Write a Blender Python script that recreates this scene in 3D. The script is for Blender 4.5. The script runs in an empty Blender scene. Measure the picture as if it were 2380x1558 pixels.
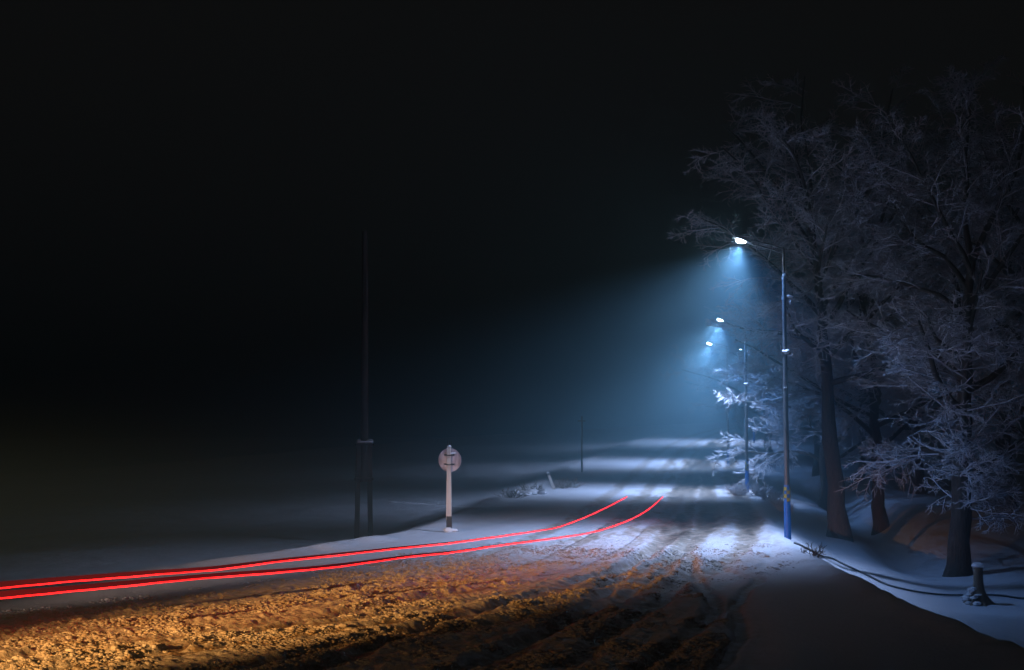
import bpy, math, random
import numpy as np
from mathutils import Vector, Matrix

random.seed(7)
rng = np.random.default_rng(7)
S = bpy.context.scene
COL = S.collection
R = math.radians
F = 3305.6                      # focal length in the photo's view pixels (2380 wide)
PITCH = math.atan(217.0 / F)
CAM_H = 3.15

# ------------------------------------------------------------------ survey helper: bearing in the photo -> place in the world
def at(px, py, Y):
    u = (px - 1190) / F; v = (779 - py) / F
    dy = math.cos(PITCH) - math.sin(PITCH) * v
    dz = math.sin(PITCH) + math.cos(PITCH) * v
    t = Y / dy
    return Vector((u * t, Y, CAM_H + dz * t))
def at_z(px, py, z):
    u = (px - 1190) / F; v = (779 - py) / F
    dy = math.cos(PITCH) - math.sin(PITCH) * v
    dz = math.sin(PITCH) + math.cos(PITCH) * v
    t = (z - CAM_H) / dz
    return Vector((u * t, dy * t, z))

# ------------------------------------------------------------------ object helpers
def tag(o, label=None, cat=None, group=None, kind=None):
    if label: o['label'] = label
    if cat: o['category'] = cat
    if group: o['group'] = group
    if kind: o['kind'] = kind
    return o
def empty(name, loc, rz=0.0):
    o = bpy.data.objects.new(name, None); COL.objects.link(o)
    o.location = loc; o.rotation_euler = (0, 0, rz); o.empty_display_size = 0.3
    return o
def link_mesh(name, me, mats, parent=None, loc=None):
    o = bpy.data.objects.new(name, me); COL.objects.link(o)
    for m in (mats if isinstance(mats, (list, tuple)) else [mats]): me.materials.append(m)
    if parent: o.parent = parent
    if loc is not None: o.location = loc
    return o
def copy_tree(o, parent=None):
    c = o.copy(); COL.objects.link(c); c.parent = parent
    for ch in list(o.children): copy_tree(ch, c)
    return c

class MB:
    """collects simple solids for ONE mesh"""
    def __init__(self): self.v = []; self.f = []; self.m = []
    def add(self, vs, fs, mi=0):
        n = len(self.v); self.v += [tuple(p) for p in vs]
        self.f += [tuple(i + n for i in f) for f in fs]; self.m += [mi] * len(fs)
    def box(self, c, s, rot=None, taper=1.0, mi=0, bev=0.0):
        hx, hy, hz = s[0] / 2, s[1] / 2, s[2] / 2
        vs = []
        if bev <= 0:
            for z, k in ((-hz, 1), (hz, taper)):
                for x, y in ((-hx, -hy), (hx, -hy), (hx, hy), (-hx, hy)): vs.append(Vector((x * k, y * k, z)))
            fs = [(3, 2, 1, 0), (4, 5, 6, 7), (0, 1, 5, 4), (1, 2, 6, 5), (2, 3, 7, 6), (3, 0, 4, 7)]
        else:
            rings = [(-hz, 1, bev), (-hz + bev, 1, 0), (hz - bev, taper, 0), (hz, taper, bev)]
            for z, k, b in rings:
                X, Y = hx * k - b, hy * k - b; c_ = bev * .6
                for x, y in ((-X + c_, -Y), (X - c_, -Y), (X, -Y + c_), (X, Y - c_), (X - c_, Y), (-X + c_, Y), (-X, Y - c_), (-X, -Y + c_)):
                    vs.append(Vector((x, y, z)))
            fs = [tuple(range(7, -1, -1)), tuple(range(24, 32))]
            for r in range(3):
                for i in range(8):
                    j = (i + 1) % 8; fs.append((r * 8 + i, r * 8 + j, r * 8 + 8 + j, r * 8 + 8 + i))
        M = rot if rot else Matrix.Identity(3)
        self.add([M @ p + Vector(c) for p in vs], fs, mi)
    def tube(self, pts, rad, n=8, mi=0, cap=True):
        pts = [Vector(p) for p in pts]
        if not isinstance(rad, (list, tuple)): rad = [rad] * len(pts)
        vs = []; fs = []
        up = Vector((0.13, 0.31, 0.94)).normalized()
        for i, p in enumerate(pts):
            d = (pts[min(i + 1, len(pts) - 1)] - pts[max(i - 1, 0)]).normalized()
            a = d.cross(up)
            if a.length < 1e-3: a = d.cross(Vector((1, 0, 0)))
            a.normalize(); b = d.cross(a)
            for k in range(n):
                t = 2 * math.pi * k / n
                vs.append(p + (a * math.cos(t) + b * math.sin(t)) * rad[i])
        for i in range(len(pts) - 1):
            for k in range(n):
                j = (k + 1) % n
                fs.append((i * n + k, i * n + j, i * n + n + j, i * n + n + k))
        if cap:
            fs.append(tuple(range(n - 1, -1, -1))); fs.append(tuple((len(pts) - 1) * n + k for k in range(n)))
        self.add(vs, fs, mi)
    def lump(self, c, s, seed=0, mi=0, rough=.18, flat=0.0, n=9, m=6):
        r = random.Random(seed); vs = []; fs = []
        for i in range(m + 1):
            th = math.pi * i / m
            for k in range(n):
                ph = 2 * math.pi * k / n
                q = 1 + rough * (r.random() - .5) * 2
                if i in (0, m): q = 1
                z = math.cos(th) * q
                if z < -flat and flat: z = -flat
                vs.append(Vector((c[0] + s[0] * math.sin(th) * math.cos(ph) * q, c[1] + s[1] * math.sin(th) * math.sin(ph) * q, c[2] + s[2] * z)))
        for i in range(m):
            for k in range(n):
                j = (k + 1) % n; fs.append((i * n + k, i * n + n + k, i * n + n + j, i * n + j))
        self.add(vs, fs, mi)
    def build(self, name, mats, parent=None, smooth=True):
        me = bpy.data.meshes.new(name)
        me.from_pydata(self.v, [], self.f); me.update()
        if smooth: me.polygons.foreach_set('use_smooth', [True] * len(me.polygons))
        me.polygons.foreach_set('material_index', self.m)
        o = link_mesh(name, me, mats, parent)
        if smooth:
            try: me.set_sharp_from_angle(angle=R(38))
            except Exception: pass
        return o

# ------------------------------------------------------------------ materials
def mat(name, base, rough=.8, metal=0.0, emis=None, estr=0.0):
    m = bpy.data.materials.new(name); m.use_nodes = True
    b = m.node_tree.nodes['Principled BSDF']
    b.inputs['Base Color'].default_value = (*base, 1); b.inputs['Roughness'].default_value = rough
    b.inputs['Metallic'].default_value = metal
    if emis:
        b.inputs['Emission Color'].default_value = (*emis, 1); b.inputs['Emission Strength'].default_value = estr
    return m
def N(m, t, **kw):
    n = m.node_tree.nodes.new(t)
    for k, v in kw.items(): setattr(n, k, v)
    return n
def noisy(name, c1, c2, scale=8, rough=.8, metal=0.0, stretch=(1, 1, 1), bump=.0, snow=0.0, snow_c=(.72, .76, .83), detail=6, lo=.35, hi=.65):
    """two-tone noise surface, optionally with frost or snow lying where the surface faces up"""
    m = mat(name, c1, rough, metal); nt = m.node_tree; L = nt.links
    b = nt.nodes['Principled BSDF']
    tc = N(m, 'ShaderNodeTexCoord'); mp = N(m, 'ShaderNodeMapping'); mp.inputs['Scale'].default_value = stretch
    L.new(tc.outputs['Object'], mp.inputs['Vector'])
    no = N(m, 'ShaderNodeTexNoise'); no.inputs['Scale'].default_value = scale; no.inputs['Detail'].default_value = detail
    L.new(mp.outputs['Vector'], no.inputs['Vector'])
    cr = N(m, 'ShaderNodeValToRGB'); cr.color_ramp.elements[0].position = lo; cr.color_ramp.elements[1].position = hi
    cr.color_ramp.elements[0].color = (*c1, 1); cr.color_ramp.elements[1].color = (*c2, 1)
    L.new(no.outputs['Fac'], cr.inputs['Fac']); out = cr.outputs['Color']
    if snow > 0:
        ge = N(m, 'ShaderNodeNewGeometry'); sx = N(m, 'ShaderNodeSeparateXYZ'); L.new(ge.outputs['Normal'], sx.inputs[0])
        n2 = N(m, 'ShaderNodeTexNoise'); n2.inputs['Scale'].default_value = 3.5; n2.inputs['Detail'].default_value = 5
        L.new(tc.outputs['Object'], n2.inputs['Vector'])
        ad = N(m, 'ShaderNodeMath', operation='MULTIPLY_ADD'); L.new(n2.outputs['Fac'], ad.inputs[0]); ad.inputs[1].default_value = 1.1
        L.new(sx.outputs['Z'], ad.inputs[2])
        mr = N(m, 'ShaderNodeMapRange'); mr.inputs['From Min'].default_value = 1.35 - snow; mr.inputs['From Max'].default_value = 1.55 - snow
        L.new(ad.outputs[0], mr.inputs['Value'])
        mx = N(m, 'ShaderNodeMixRGB'); L.new(mr.outputs[0], mx.inputs['Fac']); L.new(out, mx.inputs['Color1'])
        mx.inputs['Color2'].default_value = (*snow_c, 1); out = mx.outputs['Color']
    L.new(out, b.inputs['Base Color'])
    if bump > 0:
        bp = N(m, 'ShaderNodeBump'); bp.inputs['Strength'].default_value = .8; bp.inputs['Distance'].default_value = bump
        L.new(no.outputs['Fac'], bp.inputs['Height']); L.new(bp.outputs['Normal'], b.inputs['Normal'])
    return m

def snow_material(name, fine, b_amt):
    """wind packed snow; the per-vertex 'dirt' layer is road grit pressed into the wheel lanes"""
    m = mat(name, (.74, .77, .83), .62); nt = m.node_tree; L = nt.links; b = nt.nodes['Principled BSDF']
    tc = N(m, 'ShaderNodeTexCoord')
    at_ = N(m, 'ShaderNodeAttribute'); at_.attribute_name = 'dirt'
    n1 = N(m, 'ShaderNodeTexNoise'); n1.inputs['Scale'].default_value = 3.2; n1.inputs['Detail'].default_value = 9; n1.inputs['Roughness'].default_value = .68
    L.new(tc.outputs['Object'], n1.inputs['Vector'])
    mr = N(m, 'ShaderNodeMapRange'); mr.inputs['From Min'].default_value = .32; mr.inputs['From Max'].default_value = .68
    mr.inputs['To Min'].default_value = -.38; mr.inputs['To Max'].default_value = .38; L.new(n1.outputs['Fac'], mr.inputs['Value'])
    n0 = N(m, 'ShaderNodeMath', operation='MULTIPLY'); L.new(mr.outputs[0], n0.inputs[0])
    sc = N(m, 'ShaderNodeMath', operation='MULTIPLY', use_clamp=True); L.new(at_.outputs['Fac'], sc.inputs[0]); sc.inputs[1].default_value = 3.0
    L.new(sc.outputs[0], n0.inputs[1])
    ad = N(m, 'ShaderNodeMath', operation='ADD', use_clamp=True); L.new(at_.outputs['Fac'], ad.inputs[0]); L.new(n0.outputs[0], ad.inputs[1])
    cr = N(m, 'ShaderNodeValToRGB'); e = cr.color_ramp.elements
    e[0].position = 0; e[0].color = (.74, .77, .84, 1); e[1].position = 1; e[1].color = (.07, .05, .036, 1)
    k = e.new(.45); k.color = (.40, .33, .26, 1)
    L.new(ad.outputs[0], cr.inputs['Fac']); L.new(cr.outputs['Color'], b.inputs['Base Color'])
    n2 = N(m, 'ShaderNodeTexNoise'); n2.inputs['Scale'].default_value = fine; n2.inputs['Detail'].default_value = 8; n2.inputs['Roughness'].default_value = .65
    L.new(tc.outputs['Object'], n2.inputs['Vector'])
    bp = N(m, 'ShaderNodeBump'); bp.inputs['Strength'].default_value = .7; bp.inputs['Distance'].default_value = b_amt
    L.new(n2.outputs['Fac'], bp.inputs['Height']); L.new(bp.outputs['Normal'], b.inputs['Normal'])
    return m

M = {}
M['road'] = snow_material('rutted_snow', 15, .06)
M['field'] = snow_material('field_snow', 4, .05)
M['snowcap'] = noisy('snow_cap', (.74, .77, .84), (.82, .84, .88), 12, .65, bump=.01)
M['galv'] = noisy('galvanised_steel', (.13, .135, .15), (.22, .225, .245), 14, .42, .55, (1, 1, .2), .002)
M['blue'] = noisy('blue_paint', (.008, .11, .42), (.012, .16, .55), 9, .45, 0, (1, 1, .4), .002)
M['yellow'] = noisy('yellow_paint', (.36, .29, .015), (.46, .37, .025), 11, .5)
M['housing'] = noisy('lamp_housing', (.20, .21, .23), (.30, .31, .33), 20, .4, .4, snow=.35)
M['lens'] = mat('led_lens', (.9, .95, 1), .3, emis=(.86, .95, 1.0), estr=260)
M['clamp'] = noisy('rimed_clamp', (.16, .17, .19), (.30, .31, .33), 30, .5, .5, snow=.55)
M['concrete'] = noisy('tarred_timber', (.05, .045, .04), (.10, .085, .075), 6, .9, bump=.006, stretch=(1, 1, .4))
M['post'] = noisy('whitewashed_post', (.58, .50, .45), (.70, .63, .57), 7, .8, bump=.004, stretch=(1, 1, .35))
M['black'] = noisy('black_paint', (.015, .015, .017), (.03, .03, .032), 9, .6)
M['alu'] = noisy('sign_back_metal', (.36, .30, .38), (.92, .84, .92), 3.5, .45, .1, stretch=(1.6, 1, .45), bump=.002)
M['iron'] = noisy('dark_iron', (.03, .03, .035), (.07, .06, .06), 12, .6, .5, snow=.25)
M['wood'] = noisy('old_wood', (.16, .12, .085), (.26, .20, .15), 8, .9, bump=.01, stretch=(1, 1, .2), snow=.05)
M['bark'] = noisy('frosted_bark', (.035, .028, .022), (.13, .10, .08), 7, .95, stretch=(3.2, 3.2, .55), bump=.05, snow=.02, lo=.3, hi=.7)
M['frost'] = noisy('rime_frost', (.48, .49, .53), (.72, .74, .80), 3.0, .8, lo=.3, hi=.6)
M['weed'] = noisy('dry_weed', (.10, .07, .05), (.2, .15, .11), 20, .9)
M['frostweed'] = noisy('frosted_weed', (.34, .33, .35), (.76, .78, .84), 9, .8, lo=.3, hi=.55)
M['shadow_line'] = noisy('dark_shadow', (.012, .012, .014), (.03, .03, .033), 30, .6)  # near-black of the tube that stands for a shadow on the bank
M['trail'] = mat('red_tail_light', (.1, 0, 0), .5, emis=(1.0, .008, .009), estr=8.0)
M['traildim'] = mat('dim_red_light', (.1, 0, 0), .5, emis=(1.0, .02, .12), estr=.055)

nt = M['trail'].node_tree; tc = N(M['trail'], 'ShaderNodeTexCoord'); no = N(M['trail'], 'ShaderNodeTexNoise'); no.inputs['Scale'].default_value = .5; no.inputs['Detail'].default_value = 3
nt.links.new(tc.outputs['Object'], no.inputs['Vector']); mr = N(M['trail'], 'ShaderNodeMapRange'); mr.inputs['From Min'].default_value = .3; mr.inputs['From Max'].default_value = .7
mr.inputs['To Min'].default_value = 2.5; mr.inputs['To Max'].default_value = 12; nt.links.new(no.outputs['Fac'], mr.inputs['Value'])
nt.links.new(mr.outputs[0], nt.nodes['Principled BSDF'].inputs['Emission Strength'])

# ------------------------------------------------------------------ terrain
def sstep(a, b, x):
    t = np.clip((x - a) / (b - a), 0, 1); return t * t * (3 - 2 * t)
def vnoise(x, y, seed=0):
    xi = np.floor(x).astype(np.int64); yi = np.floor(y).astype(np.int64)
    fx = x - xi; fy = y - yi
    fx = fx * fx * (3 - 2 * fx); fy = fy * fy * (3 - 2 * fy)
    def h(a, b):
        n = (a * 374761393 + b * 668265263 + seed * 1442695041) & 0xffffffff
        n = ((n ^ (n >> 13)) * 1274126177) & 0xffffffff
        n = (n ^ (n >> 16)) & 0xffffffff
        return n / 4294967295.0
    return (h(xi, yi) * (1 - fx) + h(xi + 1, yi) * fx) * (1 - fy) + (h(xi, yi + 1) * (1 - fx) + h(xi + 1, yi + 1) * fx) * fy
def fbm(x, y, wl, octs, seed=0, gain=.5):
    s = 0; a = 1.0; t = 0
    for o in range(octs):
        c, sn = math.cos(.7 * o + .3), math.sin(.7 * o + .3)
        s = s + a * (vnoise((x * c - y * sn) / wl + 17.3 * o, (x * sn + y * c) / wl + 5.1 * o, seed + o) - .5) * 2
        t += a; a *= gain; wl *= .5
    return s / t

RISE = ([-500, 74, 86, 101, 116, 130, 146, 160, 176, 200, 230, 280, 400, 900], [0, 0, .16, .60, 1.18, 1.80, 2.5, 3.05, 3.6, 4.15, 4.5, 4.3, 2, -4])
LEFT = ([-40, 6, 14, 22, 28, 35, 44, 64, 80, 100, 130, 165, 200, 400], [-60, -38, -24, -15, -10, -5.7, -2.4, -.5, 1.6, 4.6, 11, 21, 33, 110])
RIGHT = ([-40, 36, 43, 55, 71, 101, 130, 165, 200, 400], [7.1, 7.15, 7.9, 9.6, 12.0, 15.9, 22.6, 32, 43, 120])
DROP = ([-40, 30, 36, 42, 50, 60, 80, 110], [1.6, 1.55, 1.25, .8, .6, .45, .5, .4])
def smooth_interp(y, tab):
    return (np.interp(y - 2.5, *tab) + np.interp(y, *tab) * 2 + np.interp(y + 2.5, *tab)) / 4

def catmull(P, n=8):
    P = [np.array(p, float) for p in P]; P = [2 * P[0] - P[1]] + P + [2 * P[-1] - P[-2]]; out = []
    for i in range(1, len(P) - 2):
        for k in range(n):
            t = k / n; a, b, c, d = P[i - 1:i + 3]
            out.append(.5 * ((2 * b) + (-a + c) * t + (2 * a - 5 * b + 4 * c - d) * t * t + (-a + 3 * b - 3 * c + d) * t ** 3))
    out.append(P[-2]); return np.array(out)
def offset(P, d):
    T = np.gradient(P, axis=0); T /= np.linalg.norm(T, axis=1)[:, None]
    return P + np.stack([T[:, 1], -T[:, 0]], 1) * (d if np.isscalar(d) else np.array(d)[:, None])
def pdist(x, y, P):
    """distance of every point to a polyline, and how far along it (0..1)"""
    best = np.full(x.shape, 1e9); tt = np.zeros(x.shape); n = len(P) - 1
    for i in range(n):
        ax, ay = P[i]; bx, by = P[i + 1]; dx, dy = bx - ax, by - ay; L = dx * dx + dy * dy + 1e-9
        t = np.clip(((x - ax) * dx + (y - ay) * dy) / L, 0, 1)
        d = np.hypot(x - ax - t * dx, y - ay - t * dy); k = d < best
        best[k] = d[k]; tt[k] = (i + t[k]) / n
    return best, tt
def gp(px, py): p = at_z(px, py, 0.0); return (p.x, p.y)

DRIVE = catmull([(-19, 5), (-13, 12.6), (-7.6, 20.2), (-2.0, 27.4), (1.4, 34.5), (4.4, 49), (6.2, 62), (8.4, 78), (11.6, 100), (17.2, 130), (27, 166), (38, 200)], 8)
# wheel tracks: (polyline, half width, depth, dirt, from, to)
TRK = []
for off_, w_, dp, dr_ in ((-.75, .17, .05, .30), (.75, .17, .05, .30), (2.25, .22, .06, .55), (3.7, .24, .06, .50), (-2.4, .18, .035, .25), (4.6, .12, .03, .18), (1.5, .12, .04, .35)):
    TRK.append((offset(DRIVE, off_), w_, dp, dr_, 0, 1))
for pts, w_, dp, dr_ in (
    ([(1596, 1172), (1612, 1212), (1660, 1262), (1672, 1310), (1690, 1370), (1716, 1450), (1736, 1558)], .42, .05, .10),
    ([(1588, 1180), (1592, 1240), (1600, 1292), (1622, 1345), (1660, 1400), (1640, 1440), (1560, 1500), (1440, 1590)], .16, .09, .5),
    ([(1566, 1196), (1540, 1262), (1450, 1320), (1390, 1392), (1290, 1452), (1120, 1558)], .22, .10, .45),
    ([(1560, 1220), (1500, 1290), (1380, 1340), (1200, 1392), (1000, 1450), (800, 1530), (600, 1600)], .22, .11, .5),
    ([(1580, 1240), (1560, 1310), (1470, 1372), (1330, 1440), (1180, 1500), (1000, 1580)], .18, .10, .5),
    ([(1600, 1290), (1590, 1340), (1530, 1400), (1420, 1470), (1300, 1558)], .20, .10, .45),
    ([(1648, 1290), (1700, 1330), (1768, 1345), (1726, 1378), (1705, 1410), (1722, 1450), (1690, 1520), (1640, 1600)], .13, .07, .4),
    ([(1520, 1330), (1400, 1376), (1260, 1400), (1050, 1440), (850, 1478), (560, 1558)], .20, .10, .5),
    ([(1580, 1170), (1600, 1130), (1625, 1100), (1660, 1075)], .35, .04, .55),
    ([(1180, 1355), (1000, 1382), (820, 1420), (600, 1465), (300, 1530)], .16, .08, .5),
):
    TRK.append((catmull([gp(*p) for p in pts], 5), w_, dp, dr_, 0, 1))

def terrain(x, y, detail=True):
    x = np.asarray(x, float); y = np.asarray(y, float)
    XL = smooth_interp(y, LEFT); XR = smooth_interp(y, RIGHT)
    wob = fbm(x, y, 2.2, 3, 11)
    dl = (XL - x) * .82 + wob * .35; dr = (x - XR) + wob * .12 * sstep(28, 44, y) + fbm(x, y, 3.5, 4, 19) * .30 * sstep(14, 22, y) * (1 - sstep(36, 44, y))
    out = np.maximum(dl, 0)
    h = np.interp(y, *RISE) * (1 - .55 * sstep(6, 70, out))
    kf = 1 - .45 * sstep(52, 100, y)
    h -= (.85 * sstep(0, 3.2, dl) + 7.0 * sstep(2, 90, dl)) * kf
    h += .16 * np.exp(-((dl - .25) / .45) ** 2) * (.35 + .9 * np.clip(wob + .3, 0, 1)) * sstep(20, 34, y)
    drop = np.interp(y, *DROP)
    h -= drop * sstep(0, 2.1, dr)
    h -= .75 * np.exp(-((dr - 4.3) / 1.0) ** 2) * sstep(42, 50, y) * (1 - sstep(85, 105, y))
    h += .25 * sstep(5.2, 7, dr) * sstep(46, 54, y)
    h -= .55 * sstep(1.5, 5, dr) * sstep(34, 38, y) * (1 - sstep(44, 52, y))
    h += (.05 + .13 * np.clip(fbm(x, y, .55, 4, 13), 0, 1)) * np.exp(-((dr + .15) / .38) ** 2) * sstep(12, 20, y) * (1 - sstep(44, 60, y))
    h += fbm(x, y, 9, 3, 3) * .22 * (sstep(2, 10, dl) + sstep(3, 9, dr))
    h += fbm(x, y, 1.6, 4, 5) * .10 * (sstep(.3, 3, dl) * .7 + sstep(4.5, 8, dr))
    inside = (1 - sstep(-.3, .9, dl)) * (1 - sstep(-.5, .1, dr))
    h += fbm(x, y, 5, 3, 8) * .035 * inside
    dirt = np.zeros(x.shape); churn = np.zeros(x.shape)
    near = (y > -2) & (y < 215) & (x > -40) & (x < 60) & (inside > 0)
    if detail:
        xs, ys = x[near], y[near]
        jx = xs + fbm(xs, ys, 1.3, 3, 21) * .10; jy = ys + fbm(xs, ys, 1.3, 3, 22) * .10
        hh = np.zeros(xs.shape); dd = np.zeros(xs.shape)
        d0, t0 = pdist(xs, ys, DRIVE)
        # signed side of the driving line
        cross = np.zeros(xs.shape)
        ci = np.interp(ys, DRIVE[:, 1], DRIVE[:, 0]); side = (xs - ci) * .85
        far = sstep(34, 48, ys)
        lane = np.exp(-((side - .4 - 1.5 * far) / (4.1 - 1.1 * far)) ** 4)
        ch = lane * (1 - .8 * sstep(36, 50, ys)) * (.55 + .45 * sstep(-.5, .5, fbm(xs, ys, 2.5, 3, 31)))
        ch = np.maximum(ch, .75 * sstep(2, 4, side) * (1 - sstep(24, 31, ys)) * (1 - sstep(2.5, 5.5, xs + (25 - ys) * .2)))
        dd += lane * (.10 + .04 * far) * (1 - .6 * sstep(60, 120, ys))
        flat = np.zeros(xs.shape)
        for P, w_, dp, dr_, a0, a1 in TRK:
            d, t = pdist(jx, jy, P); d = d + fbm(xs, ys, .22, 2, 43) * .035
            ww = w_ * (1 + .9 * far)
            e = np.exp(-(d / ww) ** 4); end = sstep(0, .06, t) * (1 - sstep(.97, 1, t))
            hh -= e * dp * (.72 - .32 * far) * end
            hh += np.exp(-((d - ww * 1.7) / (ww * .6)) ** 2) * dp * (.20 - .14 * far) * end * (.6 + .8 * np.clip(fbm(xs, ys, .5, 2, 41), 0, 1))
            dd = np.maximum(dd, e * np.minimum(dr_ * (.9 + .42 * far), .9) * end); flat = np.maximum(flat, e * end)
        ch = ch * (1 - .55 * flat)
        c1 = fbm(xs, ys, .42, 3, 51); c2 = fbm(xs, ys, .13, 2, 61)
        c3 = fbm(xs, ys, .22, 2, 66)
        al = t0 * 235.0
        st = fbm(side * 1.0 + c1 * .05, al * .10, .38, 3, 81); st2 = fbm(side + c1 * .04, al * .22, .17, 2, 83)
        hh += ch * (np.abs(c1) * .03 + np.clip(c3, 0, 1) * .05 + c2 * .042 + st * .055 + st2 * .03)
        dd += ch * np.clip(-st, 0, 1) * .35
        hh += lane * far * st * .035; dd += lane * far * np.clip(st, 0, 1) * .9
        hh += (1 - ch) * fbm(xs, ys, .5, 3, 71) * .012
        h[near] += hh * inside[near]; dirt[near] = dd * inside[near]; churn[near] = ch * inside[near]
    return h, dirt, churn, dl, dr
def H(x, y):
    return float(terrain(np.array([x]), np.array([y]))[0][0])

# one polar sheet, finest where the road is; split by footprint into the road and the snowfields
def build_ground():
    fine = np.linspace(R(-21.5), R(21.5), 980)
    cl = np.linspace(R(-180), R(-21.5), 70)[:-1]; cr = np.linspace(R(21.5), R(180), 70)[1:-1]
    ang = np.concatenate([cl, fine, cr]); na = len(ang)
    rad = np.concatenate([[2, 4, 6, 8, 10, 12, 14], np.geomspace(15, 62, 560), np.geomspace(62.4, 240, 240)[1:], np.geomspace(250, 1500, 20)])
    nr = len(rad)
    A, Rr = np.meshgrid(ang, rad)
    x = (np.sin(A) * Rr).ravel(); y = (np.cos(A) * Rr).ravel()
    h, dirt, churn, dl, dr = terrain(x, y)
    V = np.stack([x, y, h], 1)
    i = np.arange(nr - 1)[:, None] * na; j = np.arange(na)[None, :]; j2 = (j + 1) % na
    F_ = np.stack([i + j, i + j2, i + na + j2, i + na + j], -1).reshape(-1, 4)
    V = np.vstack([V, [[0, 0, 0]]]); c = len(V) - 1
    dirt = np.append(dirt, 0); dl = np.append(dl, -1); dr = np.append(dr, -1)
    # inner fan as quads of two steps
    fan = np.array([[c, (k + 1) % na, k, k] for k in range(na)])[:, :3]
    isroad = ((dl[F_].mean(1) < .5) & (dr[F_].mean(1) < .15) & (V[F_].mean(1)[:, 1] < 215) & (V[F_].mean(1)[:, 1] > -39))
    churn = np.append(churn, 0)
    def make(name, quads, tris, m):
        used = np.unique(np.concatenate([quads.ravel(), tris.ravel()])); mp = np.full(len(V), -1); mp[used] = np.arange(len(used))
        me = bpy.data.meshes.new(name)
        me.vertices.add(len(used)); me.vertices.foreach_set('co', V[used].astype(np.float32).ravel())
        q = mp[quads][:, ::-1]; t = mp[tris]
        nl = q.size + t.size; me.loops.add(nl); me.loops.foreach_set('vertex_index', np.concatenate([q.ravel(), t.ravel()]).astype(np.int32))
        ls = np.concatenate([np.arange(len(q)) * 4, q.size + np.arange(len(t)) * 3]).astype(np.int32)
        me.polygons.add(len(ls)); me.polygons.foreach_set('loop_start', ls)
        me.polygons.foreach_set('use_smooth', np.concatenate([churn[quads].mean(1) < .35, np.ones(len(t), bool)]))
        a = me.attributes.new('dirt', 'FLOAT', 'POINT'); a.data.foreach_set('value', dirt[used].astype(np.float32))
        me.update(); me.validate()
        o = link_mesh(name, me, m); tag(o, kind='structure'); return o
    make('road', F_[isroad], fan, M['road'])
    make('snowfield', F_[~isroad], np.zeros((0, 3), int), M['field'])
build_ground()

# loose snow clods thrown up by wheels
def build_clods():
    phi = (1 + 5 ** .5) / 2
    ico = np.array([(-1, phi, 0), (1, phi, 0), (-1, -phi, 0), (1, -phi, 0), (0, -1, phi), (0, 1, phi), (0, -1, -phi), (0, 1, -phi), (phi, 0, -1), (phi, 0, 1), (-phi, 0, -1), (-phi, 0, 1)]) / 1.9
    icf = np.array([(0, 11, 5), (0, 5, 1), (0, 1, 7), (0, 7, 10), (0, 10, 11), (1, 5, 9), (5, 11, 4), (11, 10, 2), (10, 7, 6), (7, 1, 8), (3, 9, 4), (3, 4, 2), (3, 2, 6), (3, 6, 8), (3, 8, 9), (4, 9, 5), (2, 4, 11), (6, 2, 10), (8, 6, 7), (9, 8, 1)])
    n = 430000
    r = 15 * (40 / 15) ** rng.random(n); a = R(-21) + R(40) * rng.random(n)
    x, y = np.sin(a) * r, np.cos(a) * r
    h, dirt, churn, dl, dr = terrain(x, y)
    clump = sstep(-.25, .45, fbm(x, y, .9, 3, 91))
    keep = (rng.random(n) < churn * clump * .9) & (churn > .2)
    x, y, h, dirt = x[keep], y[keep], h[keep], dirt[keep]; n = len(x)
    s = .013 + .008 * rng.gamma(1.2, 1.0, n); s = np.minimum(s, .07)
    P = np.repeat(ico[None], n, 0) * (1 + .35 * (rng.random((n, 12, 1)) - .5))
    th = rng.random(n) * 6.28; c, sn = np.cos(th), np.sin(th)
    sc = np.stack([s * (.8 + .6 * rng.random(n)), s * (.8 + .6 * rng.random(n)), s * (.35 + .3 * rng.random(n))], 1)
    P = P * sc[:, None, :]
    X = P[..., 0] * c[:, None] - P[..., 1] * sn[:, None] + x[:, None]; Y = P[..., 0] * sn[:, None] + P[..., 1] * c[:, None] + y[:, None]
    Z = P[..., 2] + (h + s * .05)[:, None]
    V = np.stack([X, Y, Z], -1).reshape(-1, 3); Fc = (icf[None] + (np.arange(n) * 12)[:, None, None]).reshape(-1, 3)
    me = bpy.data.meshes.new('snow_clods'); me.vertices.add(len(V)); me.vertices.foreach_set('co', V.astype(np.float32).ravel())
    me.loops.add(Fc.size); me.loops.foreach_set('vertex_index', Fc.astype(np.int32).ravel())
    me.polygons.add(len(Fc)); me.polygons.foreach_set('loop_start', (np.arange(len(Fc)) * 3).astype(np.int32))
    at_ = me.attributes.new('dirt', 'FLOAT', 'POINT'); at_.data.foreach_set('value', np.repeat(np.clip(dirt * .6 + .22 * rng.random(n), 0, .6), 12).astype(np.float32))
    me.update(); me.validate()
    o = link_mesh('snow_clods', me, M['road'])
    tag(o, 'loose lumps of churned snow scattered over the rutted road', 'snow', kind='stuff')
    print('clods', n)
build_clods()

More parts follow.
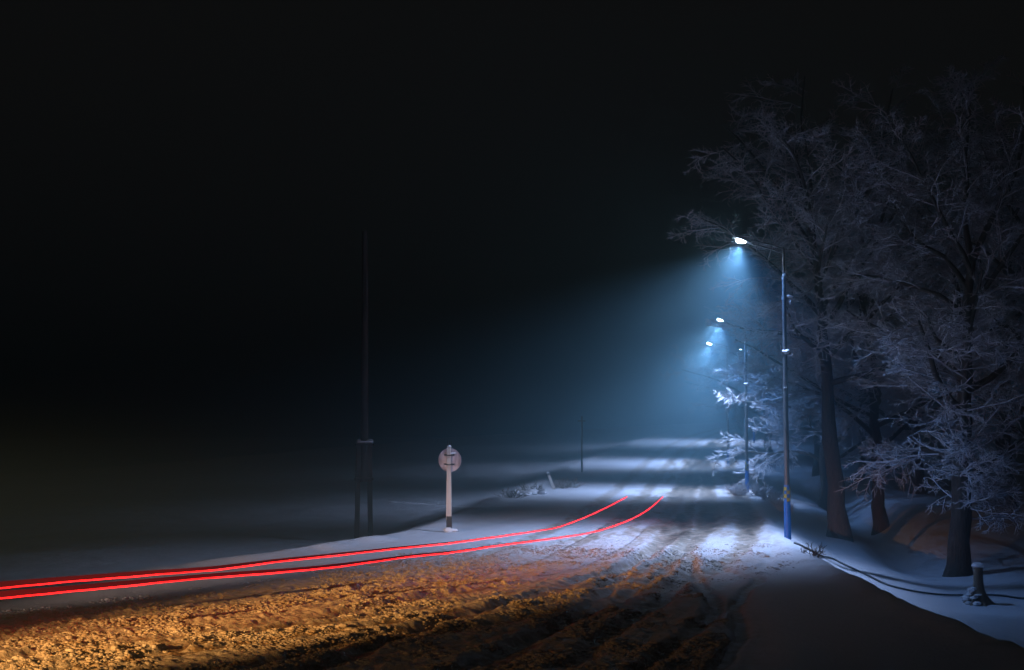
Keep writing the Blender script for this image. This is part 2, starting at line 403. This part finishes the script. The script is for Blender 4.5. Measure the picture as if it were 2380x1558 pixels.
# ------------------------------------------------------------------ street lamps
POLE_H = 8.35
def make_lamp():
    root = empty('street_lamp', (0, 0, 0))
    b = MB()
    b.tube([(0, 0, -.3), (0, 0, 3.2), (0, 0, 6.2), (0, 0, 7.55)], [.080, .074, .062, .054], 16)
    b.build('pole', M['galv'], root)
    b = MB(); b.tube([(0, 0, 7.5), (0, 0, 8.0), (0, 0, 8.38)], [.036, .032, .030], 10)
    b.build('mast_extension', M['galv'], root)
    b = MB(); b.tube([(0, 0, -.28), (0, 0, 1.36)], [.104, .093], 20)
    b.tube([(0, 0, 1.30), (0, 0, 1.52)], [.0945, .0925], 20)
    sl = b.build('blue_sleeve', M['blue'], root)
    # yellow squares painted in a checker round the sleeve
    b = MB()
    for row in range(4):
        for k in range(6):
            if (k + row) % 2: continue
            a0 = math.pi * 2 * k / 6 + .25; z0 = 1.06 + row * .105; rr = .1005
            vs = []; n = 5
            for i in range(n):
                t = a0 + i / (n - 1) * math.pi / 3
                for z in (z0, z0 + .1):
                    vs.append((math.cos(t) * rr, math.sin(t) * rr, z))
            for i in range(n):
                t = a0 + i / (n - 1) * math.pi / 3
                for z in (z0, z0 + .1):
                    vs.append((math.cos(t) * (rr - .012), math.sin(t) * (rr - .012), z))
            fs = [(2 * i, 2 * i + 2, 2 * i + 3, 2 * i + 1) for i in range(n - 1)]
            m0 = 2 * n
            fs += [(0, 1, m0 + 1, m0), (2 * n - 2, m0 + 2 * n - 2, m0 + 2 * n - 1, 2 * n - 1)]
            fs += [(2 * i, m0 + 2 * i, m0 + 2 * i + 2, 2 * i + 2) for i in range(n - 1)] + [(2 * i + 1, 2 * i + 3, m0 + 2 * i + 3, m0 + 2 * i + 1) for i in range(n - 1)]
            b.add(vs, fs)
    b.build('yellow_check', M['yellow'], sl)
    # twin-tube arm reaching over the road
    b = MB()
    b.tube([(.02, 0, 8.20), (-.35, 0, 8.33), (-.95, 0, 8.50)], .020, 8)
    b.tube([(.02, 0, 8.33), (-.35, 0, 8.46), (-.95, 0, 8.60)], .024, 8)
    b.box((-.35, 0, 8.395), (.03, .03, .14)); b.box((-.72, 0, 8.49), (.03, .03, .12))
    b.build('arm', M['galv'], root)
    # head: tilted flat luminaire with a lens below
    rot = Matrix.Rotation(R(20), 3, 'Y')
    hc = Vector((-1.18, 0, 8.62))
    b = MB(); b.box(hc, (.56, .26, .075), rot, .78, bev=.02); b.box(hc + rot @ Vector((0, 0, .055)), (.30, .16, .05), rot, .8, bev=.012)
    for k in range(5): b.box(hc + rot @ Vector((-.14 + .07 * k, 0, .09)), (.012, .15, .03), rot)
    b.tube([hc + rot @ Vector((.26, 0, 0)), hc + rot @ Vector((.16, 0, .01))], .035, 10)
    hd = b.build('lamp_head', M['housing'], root)
    b = MB(); b.lump(hc + rot @ Vector((-.02, 0, -.032)), (.165, .11, .085), 3, rough=.0, n=18, m=10)
    b.build('lens', M['lens'], hd)
    b = MB(); b.lump(hc + rot @ Vector((.02, 0, .095)), (.22, .11, .05), 5, rough=.12, flat=.3)
    b.build('snow_cap', M['snowcap'], hd)
    # clamps and hooks with rime
    b = MB(); b.tube([(0, 0, 5.28), (0, 0, 5.40)], .082, 14); b.box((.10, -.05, 5.30), (.12, .10, .09), bev=.01); b.box((-.11, -.03, 5.46), (.03, .04, .32), Matrix.Rotation(R(-8), 3, 'Y'))
    cl = b.build('clamp', M['clamp'], root)
    b = MB(); b.lump((.05, -.05, 5.36), (.12, .10, .07), 8, rough=.35); b.lump((.13, -.03, 5.28), (.08, .07, .06), 9, rough=.4); b.build('rime', M['snowcap'], cl)
    b = MB(); b.tube([(0, 0, 6.86), (0, 0, 6.94)], .072, 14); b.tube([(.05, 0, 6.9), (.2, -.02, 6.9), (.22, -.02, 6.98)], .018, 6); b.tube([(.22, -.02, 6.97), (.22, -.02, 7.10)], [.04, .03], 8); b.tube([(.09, 0, 6.74), (.2, -.02, 6.88)], .014, 6)
    cl = b.build('clamp', M['clamp'], root)
    b = MB(); b.lump((.16, -.03, 6.95), (.10, .06, .05), 10, rough=.4); b.lump((.17, -.03, 6.80), (.05, .04, .07), 12, rough=.4); b.build('rime', M['snowcap'], cl)
    b = MB(); b.tube([(0, 0, 4.28), (0, 0, 4.33)], .080, 14); b.box((-.02, -.085, 4.30), (.07, .05, .06), bev=.008)
    b.build('clamp', M['clamp'], root)
    b = MB(); b.tube([(0, 0, 7.45), (0, 0, 7.6)], [.062, .04], 14); b.lump((.05, -.03, 7.58), (.05, .04, .06), 13, rough=.3)
    b.build('collar', M['clamp'], root)
    # the light itself, an added blue skirt brightening bank and boughs, and the weak light that leaks sideways out of the lens bowl
    for nm, W, size, blend in (('lamp_light', LAMP_W, 112, .95), ('lamp_added_skirt', SKIRT_W, 116, .7), ('lamp_spill', SPILL_W, 0, 0)):
        if size:
            l = bpy.data.lights.new(nm, 'SPOT'); l.spot_size = R(size); l.spot_blend = blend
        else: l = bpy.data.lights.new(nm, 'POINT')
        l.energy = W; l.color = {'lamp_light': (.50, .64, 1.0), 'lamp_added_skirt': (.16, .40, 1.0), 'lamp_spill': (.42, .58, 1.0)}[nm]; l.shadow_soft_size = .09
        o = bpy.data.objects.new(nm, l); COL.objects.link(o); o.parent = hd
        ax = Vector((-math.sin(R(24)), -.06, -math.cos(R(24)))) if nm == 'lamp_light' else Vector((.08, 0, -1))
        o.location = hc + rot @ Vector((-.02, 0, -.14 if size else -.16)); o.rotation_euler = ax.to_track_quat('-Z', 'Y').to_euler()
    return root
LAMP_W = 9000; SKIRT_W = 1700; SPILL_W = 30
LAMPS = [((1831, 1257), 41.0, 'nearest and tallest street lamp, head lit, blue foot with yellow checks'),
         ((1737, 1147), 71.0, 'second lit street lamp up the road, blue foot among frosted weeds at the road edge'),
         ((1693, 1084), 101.0, 'third street lamp up the road, small hooked light, its foot out on the open snow'),
         ((1753, 1033), 130.0, 'farthest blue-footed street lamp, its top lost behind frosted branches')]
lp = make_lamp()
for i, ((px, py), Y, lab) in enumerate(LAMPS):
    p = at(px, py, Y); o = lp if i == 0 else copy_tree(lp)
    o.location = (p.x, Y, H(p.x, Y)); print('lamp', i, p.x, 'want z', round(p.z, 2), 'got', round(o.location.z, 2))
    tag(o, lab, 'street lamp', 'street lamps along the right side of the road')
    if i:
        for ch in o.children:
            for g_ in ch.children:
                if g_.type == 'LIGHT' and g_.data.type == 'SPOT':
                    g_.data = g_.data.copy(); g_.data.energy *= 1.55
    o.rotation_euler = (0, R(-.15), R((0, -8, -14, -20)[i]))

# ------------------------------------------------------------------ road sign seen from behind
def make_sign():
    p = at(1043, 1228, 43.6); g = H(p.x, 43.6); root = empty('road_sign', (p.x, 43.6, g + .05)); root.scale = (1.05,) * 3
    print('sign want', p.z, 'got', g)
    tag(root, 'round road sign seen from behind on a pale square post with a black foot', 'road sign')
    b = MB(); b.box((0.0, 0, 1.36), (.155, .155, 2.14), None, .72, bev=.012); b.build('post', M['post'], root)
    b = MB(); b.box((.012, 0, .10), (.165, .165, .62), None, .96, bev=.01); b.build('painted_foot', M['black'], root)
    cz = 2.02; n = 48; vs = []; fs = []; y0 = .10; rr = .345
    prof = [(0, y0 - .004), (rr - .05, y0 - .004), (rr - .02, y0 - .012), (rr, y0 - .02), (rr, y0 + .004), (0, y0 + .004)]
    for r_, yy in prof:
        for k in range(n):
            t = 2 * math.pi * k / n; vs.append((math.cos(t) * max(r_, .001), yy, cz + math.sin(t) * max(r_, .001)))
    for i in range(len(prof) - 1):
        for k in range(n):
            j = (k + 1) % n; fs.append((i * n + k, i * n + j, i * n + n + j, i * n + n + k))
    b = MB(); b.add(vs, fs); o = b.build('sign_disc', M['alu'], root); o.rotation_euler = (0, 0, R(-14))
    for z in (2.17, 1.9):
        b = MB(); b.box((.03, .085, z), (.36, .018, .045)); b.box((.13, .06, z), (.06, .06, .05)); b.box((-.09, .06, z), (.03, .05, .04)); b.box((.02, -.082, z - .01), (.20, .012, .03)); o = b.build('bracket', M['iron'], root)
    b = MB(); b.lump((.11, .03, 2.21), (.09, .06, .035), 4, rough=.3, flat=.3); b.build('snow_ledge', M['snowcap'], root)
    b = MB(); b.lump((.0, 0, 2.42), (.07, .07, .04), 2, rough=.2, flat=.4); b.build('snow_cap', M['snowcap'], root)
    b = MB(); b.lump((.0, -.10, .0), (.15, .10, .08), 22, rough=.3); b.lump((.14, -.02, -.01), (.15, .12, .06), 23, rough=.3); b.build('snow_heap', M['snowcap'], root)
    b = MB()
    for k in range(3): b.tube([(-.03 + .04 * k, .02, 2.38), (-.035 + .05 * k, .02, 2.50 + .02 * k), (-.05 + .05 * k, .03, 2.60 + .02 * (k % 2))], [.008, .006, .003], 5)
    b.build('wire_tie', M['iron'], root)
make_sign()

# ------------------------------------------------------------------ utility pole on two concrete stubs
def make_upole():
    p = at(845, 1243, 50.0); g = H(p.x, 50.0); root = empty('utility_pole', (p.x, 50.0, g - .1), R(8)); root.scale = (1.16,) * 3
    print('upole want', p.z, 'got', g)
    tag(root, 'dark utility pole strapped to twin stubs left of the road', 'utility pole')
    for s in (-1, 1):
        b = MB(); b.box((s * .185, 0, 1.5), (.15, .19, 3.2), Matrix.Rotation(R(-s * .8), 3, 'Y'), .92, bev=.012); b.build('stub', M['concrete'], root)
    b = MB(); b.tube([(0, 0, 1.9), (.0, 0, 4.5), (.0, 0, 7.5), (-.03, 0, 9.5)], [.13, .12, .10, .085], 14); b.build('mast', M['concrete'], root)
    for z in (3.02, 1.98):
        b = MB(); b.box((0, -.11, z), (.56, .03, .07), bev=.006); b.box((0, .11, z), (.56, .03, .07), bev=.006)
        for s in (-1, 1): b.tube([(s * .265, -.15, z), (s * .265, .15, z)], .016, 6)
        b.build('strap', M['iron'], root)
    b = MB(); b.box((.02, 0, 3.10), (.46, .26, .05), bev=.01); b.lump((.16, -.05, 3.13), (.12, .1, .05), 3, rough=.3); b.lump((-.13, 0, 3.13), (.1, .1, .045), 4, rough=.3); b.build('snow_ledge', M['snowcap'], root)
    b = MB(); b.box((0, -.12, 2.88), (.1, .04, .22)); b.build('cross_brace', M['iron'], root)
    b = MB(); b.box((0, 0, .1), (.62, .36, .12), bev=.03); b.build('footing', M['concrete'], root)
make_upole()

# thin far pole, leaning marker post
p = at(1352, 1058, 92); root = empty('utility_pole', (p.x, 92, H(p.x, 92)))
tag(root, 'faint thin pole far off beyond the left road edge, half lost in the mist', 'utility pole')
b = MB(); b.tube([(0, 0, -.3), (0.02, 0, 3.6)], [.07, .055], 8); b.build('mast', M['wood'], root)
b = MB(); b.box((0, 0, 3.3), (.5, .06, .07)); b.build('crossarm', M['wood'], root)
p = at(1287, 1120, 74); root = empty('marker_post', (p.x, 74, H(p.x, 74)))
tag(root, 'short pale post leaning left beside a dark bush at the left road edge', 'post')
rot = Matrix.Rotation(R(-21), 3, 'Y')
b = MB(); b.box((-.12, 0, .36), (.15, .13, 1.0), rot, .85, bev=.012); b.build('shaft', M['post'], root)
b = MB(); b.box((-.285, 0, .765), (.139, .125, .11), rot, .97, bev=.008); b.build('painted_band', M['black'], root)
b = MB(); b.lump((-.325, 0, .86), (.08, .08, .05), 3, rough=.2, flat=.4); b.build('snow_cap', M['snowcap'], root)

# ------------------------------------------------------------------ trees
def tube_arrays(P, r, n):
    """P (k,3), r (k,) -> verts, quads"""
    k = len(P); T = np.gradient(P, axis=0); T /= np.linalg.norm(T, axis=1)[:, None] + 1e-9
    up = np.array([.21, .13, .97]) if abs(T[0][2]) < .9 else np.array([1, .1, 0])
    A = np.cross(T, up); A /= np.linalg.norm(A, axis=1)[:, None] + 1e-9; B = np.cross(T, A)
    th = np.arange(n) * 2 * np.pi / n
    V = P[:, None, :] + (A[:, None, :] * np.cos(th)[None, :, None] + B[:, None, :] * np.sin(th)[None, :, None]) * r[:, None, None]
    i = np.arange(k - 1)[:, None] * n; j = np.arange(n)[None]; j2 = (j + 1) % n
    Q = np.stack([i + j, i + j2, i + n + j2, i + n + j], -1).reshape(-1, 4)
    return V.reshape(-1, 3), Q
class TB:
    def __init__(self): self.V = []; self.Q = []; self.n = 0
    def tube(self, P, r, n):
        V, Q = tube_arrays(P, r, n); self.V.append(V); self.Q.append(Q + self.n); self.n += len(V)
    def build(self, name, m, parent):
        V = np.vstack(self.V); Q = np.vstack(self.Q)
        me = bpy.data.meshes.new(name); me.vertices.add(len(V)); me.vertices.foreach_set('co', V.astype(np.float32).ravel())
        me.loops.add(Q.size); me.loops.foreach_set('vertex_index', Q.astype(np.int32).ravel())
        me.polygons.add(len(Q)); me.polygons.foreach_set('loop_start', (np.arange(len(Q)) * 4).astype(np.int32))
        me.polygons.foreach_set('use_smooth', np.ones(len(Q), bool)); me.update(); me.validate()
        return link_mesh(name, me, m, parent)
def unit(v): return v / (np.linalg.norm(v) + 1e-9)
def limb(rg, p, d, L, k, wob, grav):
    P = [p]; d = unit(d)
    for i in range(k):
        d = unit(d + rg.normal(0, wob, 3) + np.array([0, 0, grav])); P.append(P[-1] + d * L / k)
    return np.array(P)
def spray(rg, p, d):
    """direction of a side shoot leaving a parent heading d"""
    a = unit(np.cross(d, rg.normal(0, 1, 3))); return a
def make_tree(name, seed, height=13, trunk_r=.33, spread=5.5, lean=(0, 0), nl=13, nb=10, nt=9, ntt=7, low=False, fork=.28, twig=.017, lowcount=0):
    rg = np.random.default_rng(seed); root = empty(name, (0, 0, 0)); T = TB(); C = TB()
    k = 14; tp = np.zeros((k + 1, 3)); topz = height * .62
    for i in range(k + 1):
        t = i / k; tp[i] = (lean[0] * t + rg.normal(0, .05) * (i > 0), lean[1] * t + rg.normal(0, .05) * (i > 0), -.35 + (topz + .35) * t)
    tr = trunk_r * (1 - .72 * np.linspace(0, 1, k + 1) ** .9); tr[0] *= 1.55; tr[1] *= 1.12
    # resample trunk near the root for a flare
    V, Q = tube_arrays(tp, tr, 16)
    V += (rg.normal(0, .012, V.shape)) * 1.0
    T.V.append(V); T.Q.append(Q + T.n); T.n += len(V)
    def twigs(P, r0, count, Lr, a, b_, level):
        """side shoots along P"""
        for q in range(count):
            t = a + (b_ - a) * (q + rg.random()) / count; f = t * (len(P) - 1); i = min(int(f), len(P) - 2)
            pos = P[i] + (P[i + 1] - P[i]) * (f - i); dd = unit(P[i + 1] - P[i])
            s = spray(rg, None, dd); s[2] *= .55
            d2 = unit(dd * rg.uniform(.35, .9) + s * rg.uniform(.6, 1.1))
            L = Lr * rg.uniform(.6, 1.25) * (1.15 - .6 * t)
            yield pos, d2, L, t
    limbs = []
    for q in range(nl):
        t = fork + (1 - fork) * ((q + .3 + .5 * rg.random()) / nl); f = min(t, .999) * k; i = int(f)
        pos = tp[i] + (tp[i + 1] - tp[i]) * (f - i); az = q * 2.4 + rg.normal(0, .35)
        el = R(rg.uniform(8, 38) + 38 * t ** 2)
        d = np.array([math.cos(az) * math.cos(el), math.sin(az) * math.cos(el), math.sin(el)])
        L = spread * (1.12 - .38 * t) * rg.uniform(.82, 1.2)
        if fork > .5 and t < .72: L *= .62
        limbs.append((pos, d, L, trunk_r * (.42 - .22 * t)))
    for s_ in range(2):
        limbs.append((tp[-1], np.array([rg.normal(0, .4), rg.normal(0, .4), 1.0]), height * .36, trunk_r * .26))
    for q in range(lowcount):
        az = rg.uniform(0, 6.28); el = R(rg.uniform(-6, 45))
        z = rg.uniform(1.6, 3.8); f = (z + .35) / (topz + .35) * k; i = int(f); pos = tp[i] + (tp[i + 1] - tp[i]) * (f - i)
        limbs.append((pos, np.array([math.cos(az), math.sin(az), math.sin(el)]), rg.uniform(1.4, 2.5), .028))
    for pos, d, L, r0 in limbs:
        small = r0 < .05
        P = limb(rg, pos, d, L, 7, .13, -.012 if not small else .02); rr = r0 * (1 - .78 * np.linspace(0, 1, 8)) + .008
        (C if small else T).tube(P, rr, 5 if small else 7)
        for p2, d2, L2, t2 in twigs(P, r0, nb if not small else 7, L * .46, .14, 1, 2):
            P2 = limb(rg, p2, d2, L2, 5, .17, -.015); r2 = max(.016, r0 * .26) * (1 - .6 * np.linspace(0, 1, 6)) + .004
            C.tube(P2, r2, 4)
            for p3, d3, L3, t3 in twigs(P2, 0, nt if not small else 5, max(.5, L2 * .46), .12, 1, 3):
                P3 = limb(rg, p3, d3, L3, 3, .2, -.03); C.tube(P3, np.array([twig, twig * .9, twig * .75, twig * .4]), 3)
                for p4, d4, L4, t4 in twigs(P3, 0, ntt if not small else 4, max(.22, L3 * .46), .15, 1, 4):
                    P4 = limb(rg, p4, d4, L4, 2, .22, -.05); C.tube(P4, np.array([twig * .8, twig * .65, twig * .3]), 3)
    tr_o = T.build('trunk', M['bark'], root); C.build('crown', M['frost'], root)
    return root
protos = [make_tree('frosted_tree', 101, 15.5, .36, 6.6, (.5, -.3), nt=10, ntt=8, lowcount=16),
          make_tree('frosted_tree', 202, 14.5, .30, 6.2, (-.6, .2), fork=.36),
          make_tree('frosted_tree', 303, 9.5, .20, 4.4, (.2, .3), nl=14, fork=.27),
          make_tree('frosted_tree', 404, 16.5, .36, 8.6, (-.4, -.5), nl=15, nt=10, ntt=8, fork=.52)]
TREES = [  # proto, px base, Y, rz, scale, label
    (0, 2216, 43.5, 0.3, 1.0, 'big frosted tree with a leaning rough trunk and low frosted twigs behind the snowy stump'),
    (1, 2043, 58.0, 1.1, 1.0, 'frosted tree whose short straight trunk stands clear on the lit snow bank'),
    (3, 1945, 50.0, 5.3, 1.0, 'frosted tree reaching over the nearest lamp head, its dark trunk right of the pole'),
    (1, 2420, 47.0, 4.0, 1.05, 'dark frosted tree at the right edge of the wood, nearest the frame side'),
    (3, 2330, 60.0, 0.7, 1.05, 'tall dim frosted tree rising behind the leaning rough trunk'),
    (0, 2130, 72.0, 3.4, 1.1, 'dim frosted tree between the straight trunk and the leaning trunk, set back in the wood'),
    (2, 1915, 72.0, 0.4, 1.35, 'brightly lit frosted tree just behind the second street lamp'),
    (2, 1786, 121.0, 2.0, 1.65, 'small far frosted tree with a thin dark trunk between the far lamp pools'),
    (1, 1900, 97.0, 5.2, 1.15, 'misty frosted tree filling the gap behind the second lamp tree'),
    (0, 2010, 92.0, 1.9, 1.2, 'misty dark tree deep in the wood above the straight trunk'),
    (3, 2250, 88.0, 5.0, 1.2, 'farthest tall tree deep in the dark right of the wood'),
    (2, 1716, 150.0, 1.2, 1.3, 'pale misty tree at the top of the road behind the third street lamp')]
seen = set()
for pi, px, Y, rz, sc, lab in TREES:
    pr = protos[pi]; o = pr if pi not in seen else copy_tree(pr); seen.add(pi)
    X = (px - 1190) / F * Y * 1.0
    o.location = (X, Y, H(X, Y) - .05); o.rotation_euler = (0, 0, rz); o.scale = (sc,) * 3
    tag(o, lab, 'tree', 'frosted trees right of the road')

# ------------------------------------------------------------------ stump and small plants
p = at(2275, 1378, 39.0); g = H(p.x, 39.0); print('stump want', p.z, 'got', g)
root = empty('tree_stump', (p.x, 39.0, g)); tag(root, 'broken stump with a snow cap and snow-plastered roots on the right bank', 'stump')
b = MB(); rg = random.Random(5); pts = [(0.06, 0, -.1), (.03, 0, .12), (0, 0, .32), (-.01, 0, .62), (0, 0, .98)]
b.tube(pts, [.36, .24, .16, .13, .12], 14)
for k in range(7):
    a = k * .9 + .3; b.tube([(math.cos(a) * .1, math.sin(a) * .1, .28), (math.cos(a) * .26, math.sin(a) * .26, .09), (math.cos(a) * .48, math.sin(a) * .48, -.08)], [.07, .06, .03], 7)
b.build('stem', M['wood'], root)
b = MB(); b.lump((0.0, 0, 1.0), (.17, .16, .10), 3, rough=.12, flat=.35); b.build('snow_cap', M['snowcap'], root)
b = MB()
for k in range(34):
    a = math.pi + rg.uniform(-1.5, 1.2); r_ = rg.uniform(.12, .42); b.lump((math.cos(a) * r_, math.sin(a) * r_, max(.02, .62 - r_ * 1.5) + rg.uniform(-.04, .05)), (rg.uniform(.05, .11), rg.uniform(.05, .1), rg.uniform(.03, .06)), k, rough=.35, n=7, m=5)
b.build('plastered_snow', M['snowcap'], root)

def make_weed(name, seed, h, w, n, m, twr=.006):
    rg = np.random.default_rng(seed); root = empty(name, (0, 0, 0)); T = TB()
    for q in range(n):
        a = rg.uniform(0, 6.28); r0 = rg.uniform(0, w * .25); d = np.array([math.cos(a) * rg.uniform(.1, .9) * w, math.sin(a) * rg.uniform(.1, .9) * w, h])
        P = limb(rg, np.array([math.cos(a) * r0, math.sin(a) * r0, -.05]), d, h * rg.uniform(.5, 1.1), 4, .12, 0); T.tube(P, np.linspace(twr * 1.3, twr * .6, 5), 3)
        for s in range(6):
            i = rg.integers(1, 4); d2 = unit(unit(d) + rg.normal(0, .6, 3)); P2 = limb(rg, P[i], d2, h * rg.uniform(.15, .4), 2, .2, 0); T.tube(P2, np.array([twr, twr * .9, twr * .6]), 3)
    T.build('stems', m, root); return root
wA = make_weed('frosted_shrub', 5, .75, .9, 60, M['frostweed'], .012)
SH = [(1716, 68, 1.0, 'low frosted shrub just left of the second street lamp foot'), (1762, 67, 1.1, 'low frosted shrub just right of the second street lamp foot'),
      (1785, 63, .9, 'second frosted shrub right of the second street lamp, on the bank edge'), (1806, 60, .75, 'third frosted shrub right of the second street lamp, on the bank edge'),
      (1824, 57, .7, 'last frosted shrub of the row, close to the nearest lamp pole')]
for i, (px, Y, s, lab) in enumerate(SH):
    o = wA if i == 0 else copy_tree(wA); X = (px - 1190) / F * Y; o.location = (X, Y, H(X, Y)); o.scale = (s, s, s * .9); o.rotation_euler = (0, 0, i * 1.3)
    tag(o, lab, 'shrub', 'frosted shrubs by the second street lamp')
wB = make_weed('dry_weed', 9, .42, .5, 9, M['weed'], .007)
for i, (px, py, s, lab) in enumerate([(1890, 1296, 1.1, 'tallest dark dry weed sticking out of the snow right of the nearest lamp'), (1866, 1290, .6, 'small dark weed tuft left of the tallest dry weed'), (1910, 1292, .8, 'thin dark weed on the road rim right of the tallest dry weed')]):
    o = wB if i == 0 else copy_tree(wB); q = at_z(px, py, 0); X = min(q.x, 7.85); o.location = (X, q.y, H(X, q.y)); o.scale = (s,) * 3; o.rotation_euler = (0, 0, i * 2.0)
    tag(o, lab, 'weed', 'dry weeds beside the nearest street lamp')
wC = make_weed('dark_bush', 15, .75, 1.5, 30, M['weed'], .009)
for i, (px, Y, s, lab) in enumerate([(1312, 75, 1.0, 'dark bush right of the leaning marker post'), (1232, 71, .9, 'dark bush behind the snow heap left of the marker post'), (1190, 65, .8, 'dark low bush nearest the road sign along the left edge')]):
    o = wC if i == 0 else copy_tree(wC); X = (px - 1190) / F * Y; o.location = (X, Y, H(X, Y)); o.scale = (s * 1.3, s, s); o.rotation_euler = (0, 0, i * 1.7)
    tag(o, lab, 'bush', 'dark bushes along the left road edge')

# snow heaps thrown up on the left edge
hp = MB(); rg = random.Random(2)
for k in range(26):
    hp.lump((rg.uniform(-1.6, 1.3), rg.uniform(-.4, .4), rg.uniform(0, .12)), (rg.uniform(.12, .34), rg.uniform(.12, .3), rg.uniform(.08, .19)), k, rough=.25)
o = hp.build('snow_heap', M['snowcap']); o.location = (*gp(1225, 1150), 0); o.location.z = H(o.location.x, o.location.y) - .02; o.rotation_euler = (0, 0, R(58))
tag(o, 'lumpy ridge of ploughed snow below the leaning post on the left edge', 'snow heap')

# thin dark tube added to stand for a shadow line on the right bank
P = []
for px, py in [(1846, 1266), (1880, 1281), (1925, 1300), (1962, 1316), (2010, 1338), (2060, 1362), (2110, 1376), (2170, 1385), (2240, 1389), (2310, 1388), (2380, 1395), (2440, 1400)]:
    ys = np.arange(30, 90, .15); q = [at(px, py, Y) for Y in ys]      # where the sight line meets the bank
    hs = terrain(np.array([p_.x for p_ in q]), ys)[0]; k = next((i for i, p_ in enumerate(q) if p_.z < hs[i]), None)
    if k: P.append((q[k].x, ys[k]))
print('shadow_line', P)
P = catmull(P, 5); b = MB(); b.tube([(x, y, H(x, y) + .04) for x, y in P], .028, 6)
o = b.build('shadow_line', M['shadow_line']); tag(o, 'thin dark tube standing for a shadow line along the snowy right bank below the nearest lamp', 'shadow_line')
# pale wire behind the sign
a = at(905, 1166, 43.2); c = at(1190, 1176, 52); b = MB()
b.tube([a, (a + c) / 2 - Vector((0, 0, .08)), c], .004, 5); o = b.build('fence_wire', M['frost'])
tag(o, 'thin frosted wire running low behind the road sign post', 'wire')

# ------------------------------------------------------------------ tail light lines left along the drive, at lamp height above the road
UP = [(-60, 1372), (0, 1367), (169, 1352), (338, 1338), (491, 1326), (643, 1307), (806, 1289), (961, 1272), (1065, 1261), (1169, 1246), (1273, 1231), (1315, 1220), (1357, 1204), (1410, 1180), (1457, 1155)]
LO = [(-60, 1397), (7, 1390), (169, 1375), (338, 1358), (508, 1342), (677, 1329), (806, 1315), (961, 1294), (1065, 1283), (1169, 1267), (1273, 1254), (1377, 1237.5), (1430, 1221.5), (1478, 1202), (1514, 1179), (1541, 1155)]
for pts, lab, dx in ((UP, 'upper red tail light trail sweeping across the snowy road', .0), (LO, 'lower red tail light trail, nearer the camera and reaching farther right', .0)):
    G = catmull([tuple(at_z(px, py, .75))[:2] for px, py in pts], 8)
    root = empty('light_trail', (G[0][0], G[0][1], .75)); tag(root, lab, 'light trail', 'red tail light trails')
    o0 = Vector((G[0][0], G[0][1], .75))
    wb = [.003 * math.sin(i * .5) + .002 * math.sin(i * 1.3) for i in range(len(G))]
    b = MB(); b.tube([Vector((x, y, .75 + w)) - o0 for (x, y), w in zip(G, wb)], .0115, 8); b.build('bright_core', M['trail'], root)
    b = MB(); n = len(G); vs = []; fs = []
    for i, (x, y) in enumerate(G):
        tp_ = .022 + .085 * max(0, 1 - i / (.62 * n))
        for dx_, dz in ((-.004, .015), (.004, .015), (.004, tp_), (-.004, tp_)): vs.append(Vector((x + dx_, y - dx_, .75 + dz)) - o0)
    for i in range(n - 1):
        for k in range(4): j = (k + 1) % 4; fs.append((i * 4 + k, i * 4 + j, i * 4 + 4 + j, i * 4 + 4 + k))
    fs += [(3, 2, 1, 0), tuple((n - 1) * 4 + k for k in range(4))]
    b.add(vs, fs); b.build('faint_band', M['traildim'], root, smooth=False)

# ------------------------------------------------------------------ haze
b = MB(); b.box((20, 145, 6.0), (330, 330, 24))
m = bpy.data.materials.new('snowy_mist'); m.use_nodes = True; nt = m.node_tree; nt.nodes.clear()
ou = nt.nodes.new('ShaderNodeOutputMaterial'); pv = nt.nodes.new('ShaderNodeVolumePrincipled')
pv.inputs['Color'].default_value = (.40, .82, 1.0, 1); pv.inputs['Density'].default_value = .0108; pv.inputs['Anisotropy'].default_value = .38
nt.links.new(pv.outputs['Volume'], ou.inputs['Volume'])
o = b.build('haze', m, smooth=False); tag(o, 'cold blue mist hanging in the air around the lamps', 'haze', kind='stuff')

# ------------------------------------------------------------------ headlamps of the vehicle that came round the bend (just left of the view)
for x, y, z, W, sz, tx, ty in ((-19.5, -2.0, 4.0, 95000, 7, -1.9, 42.5), (-15.0, 4.5, 4.0, 50000, 17, -2.3, 27.0), (-14.6, 5.2, 3.2, 1000, 26, -.2, 21.5)):
    l = bpy.data.lights.new('headlamp', 'SPOT'); l.energy = W; l.color = (1.0, .42, .095) if sz > 15 else (1.0, .66, .52); l.spot_size = R(sz); l.spot_blend = 1.0; l.shadow_soft_size = .07
    o = bpy.data.objects.new('headlamp', l); COL.objects.link(o); o.location = (x, y, z)
    d = Vector((tx, ty, .0)) - Vector(o.location); o.rotation_euler = d.to_track_quat('-Z', 'Y').to_euler()

# ------------------------------------------------------------------ night sky, camera, render
w = bpy.data.worlds.new('World'); S.world = w; w.use_nodes = True
w.node_tree.nodes['Background'].inputs['Color'].default_value = (.0050, .0047, .0045, 1); w.node_tree.nodes['Background'].inputs['Strength'].default_value = 1.0
cam = bpy.data.cameras.new('camera'); co = bpy.data.objects.new('camera', cam); COL.objects.link(co)
cam.lens = 50; cam.sensor_width = 36; cam.clip_end = 3000; cam.clip_start = .05
co.location = (0, 0, CAM_H); co.rotation_euler = (R(90) + PITCH, 0, 0); S.camera = co
S.view_settings.view_transform = 'Standard'; S.view_settings.look = 'None'; S.view_settings.exposure = 0; S.view_settings.gamma = 1
c = S.cycles
c.use_denoising = True; c.max_bounces = 4; c.diffuse_bounces = 3; c.glossy_bounces = 2; c.volume_bounces = 0; c.transmission_bounces = 1
c.sample_clamp_indirect = 3.0
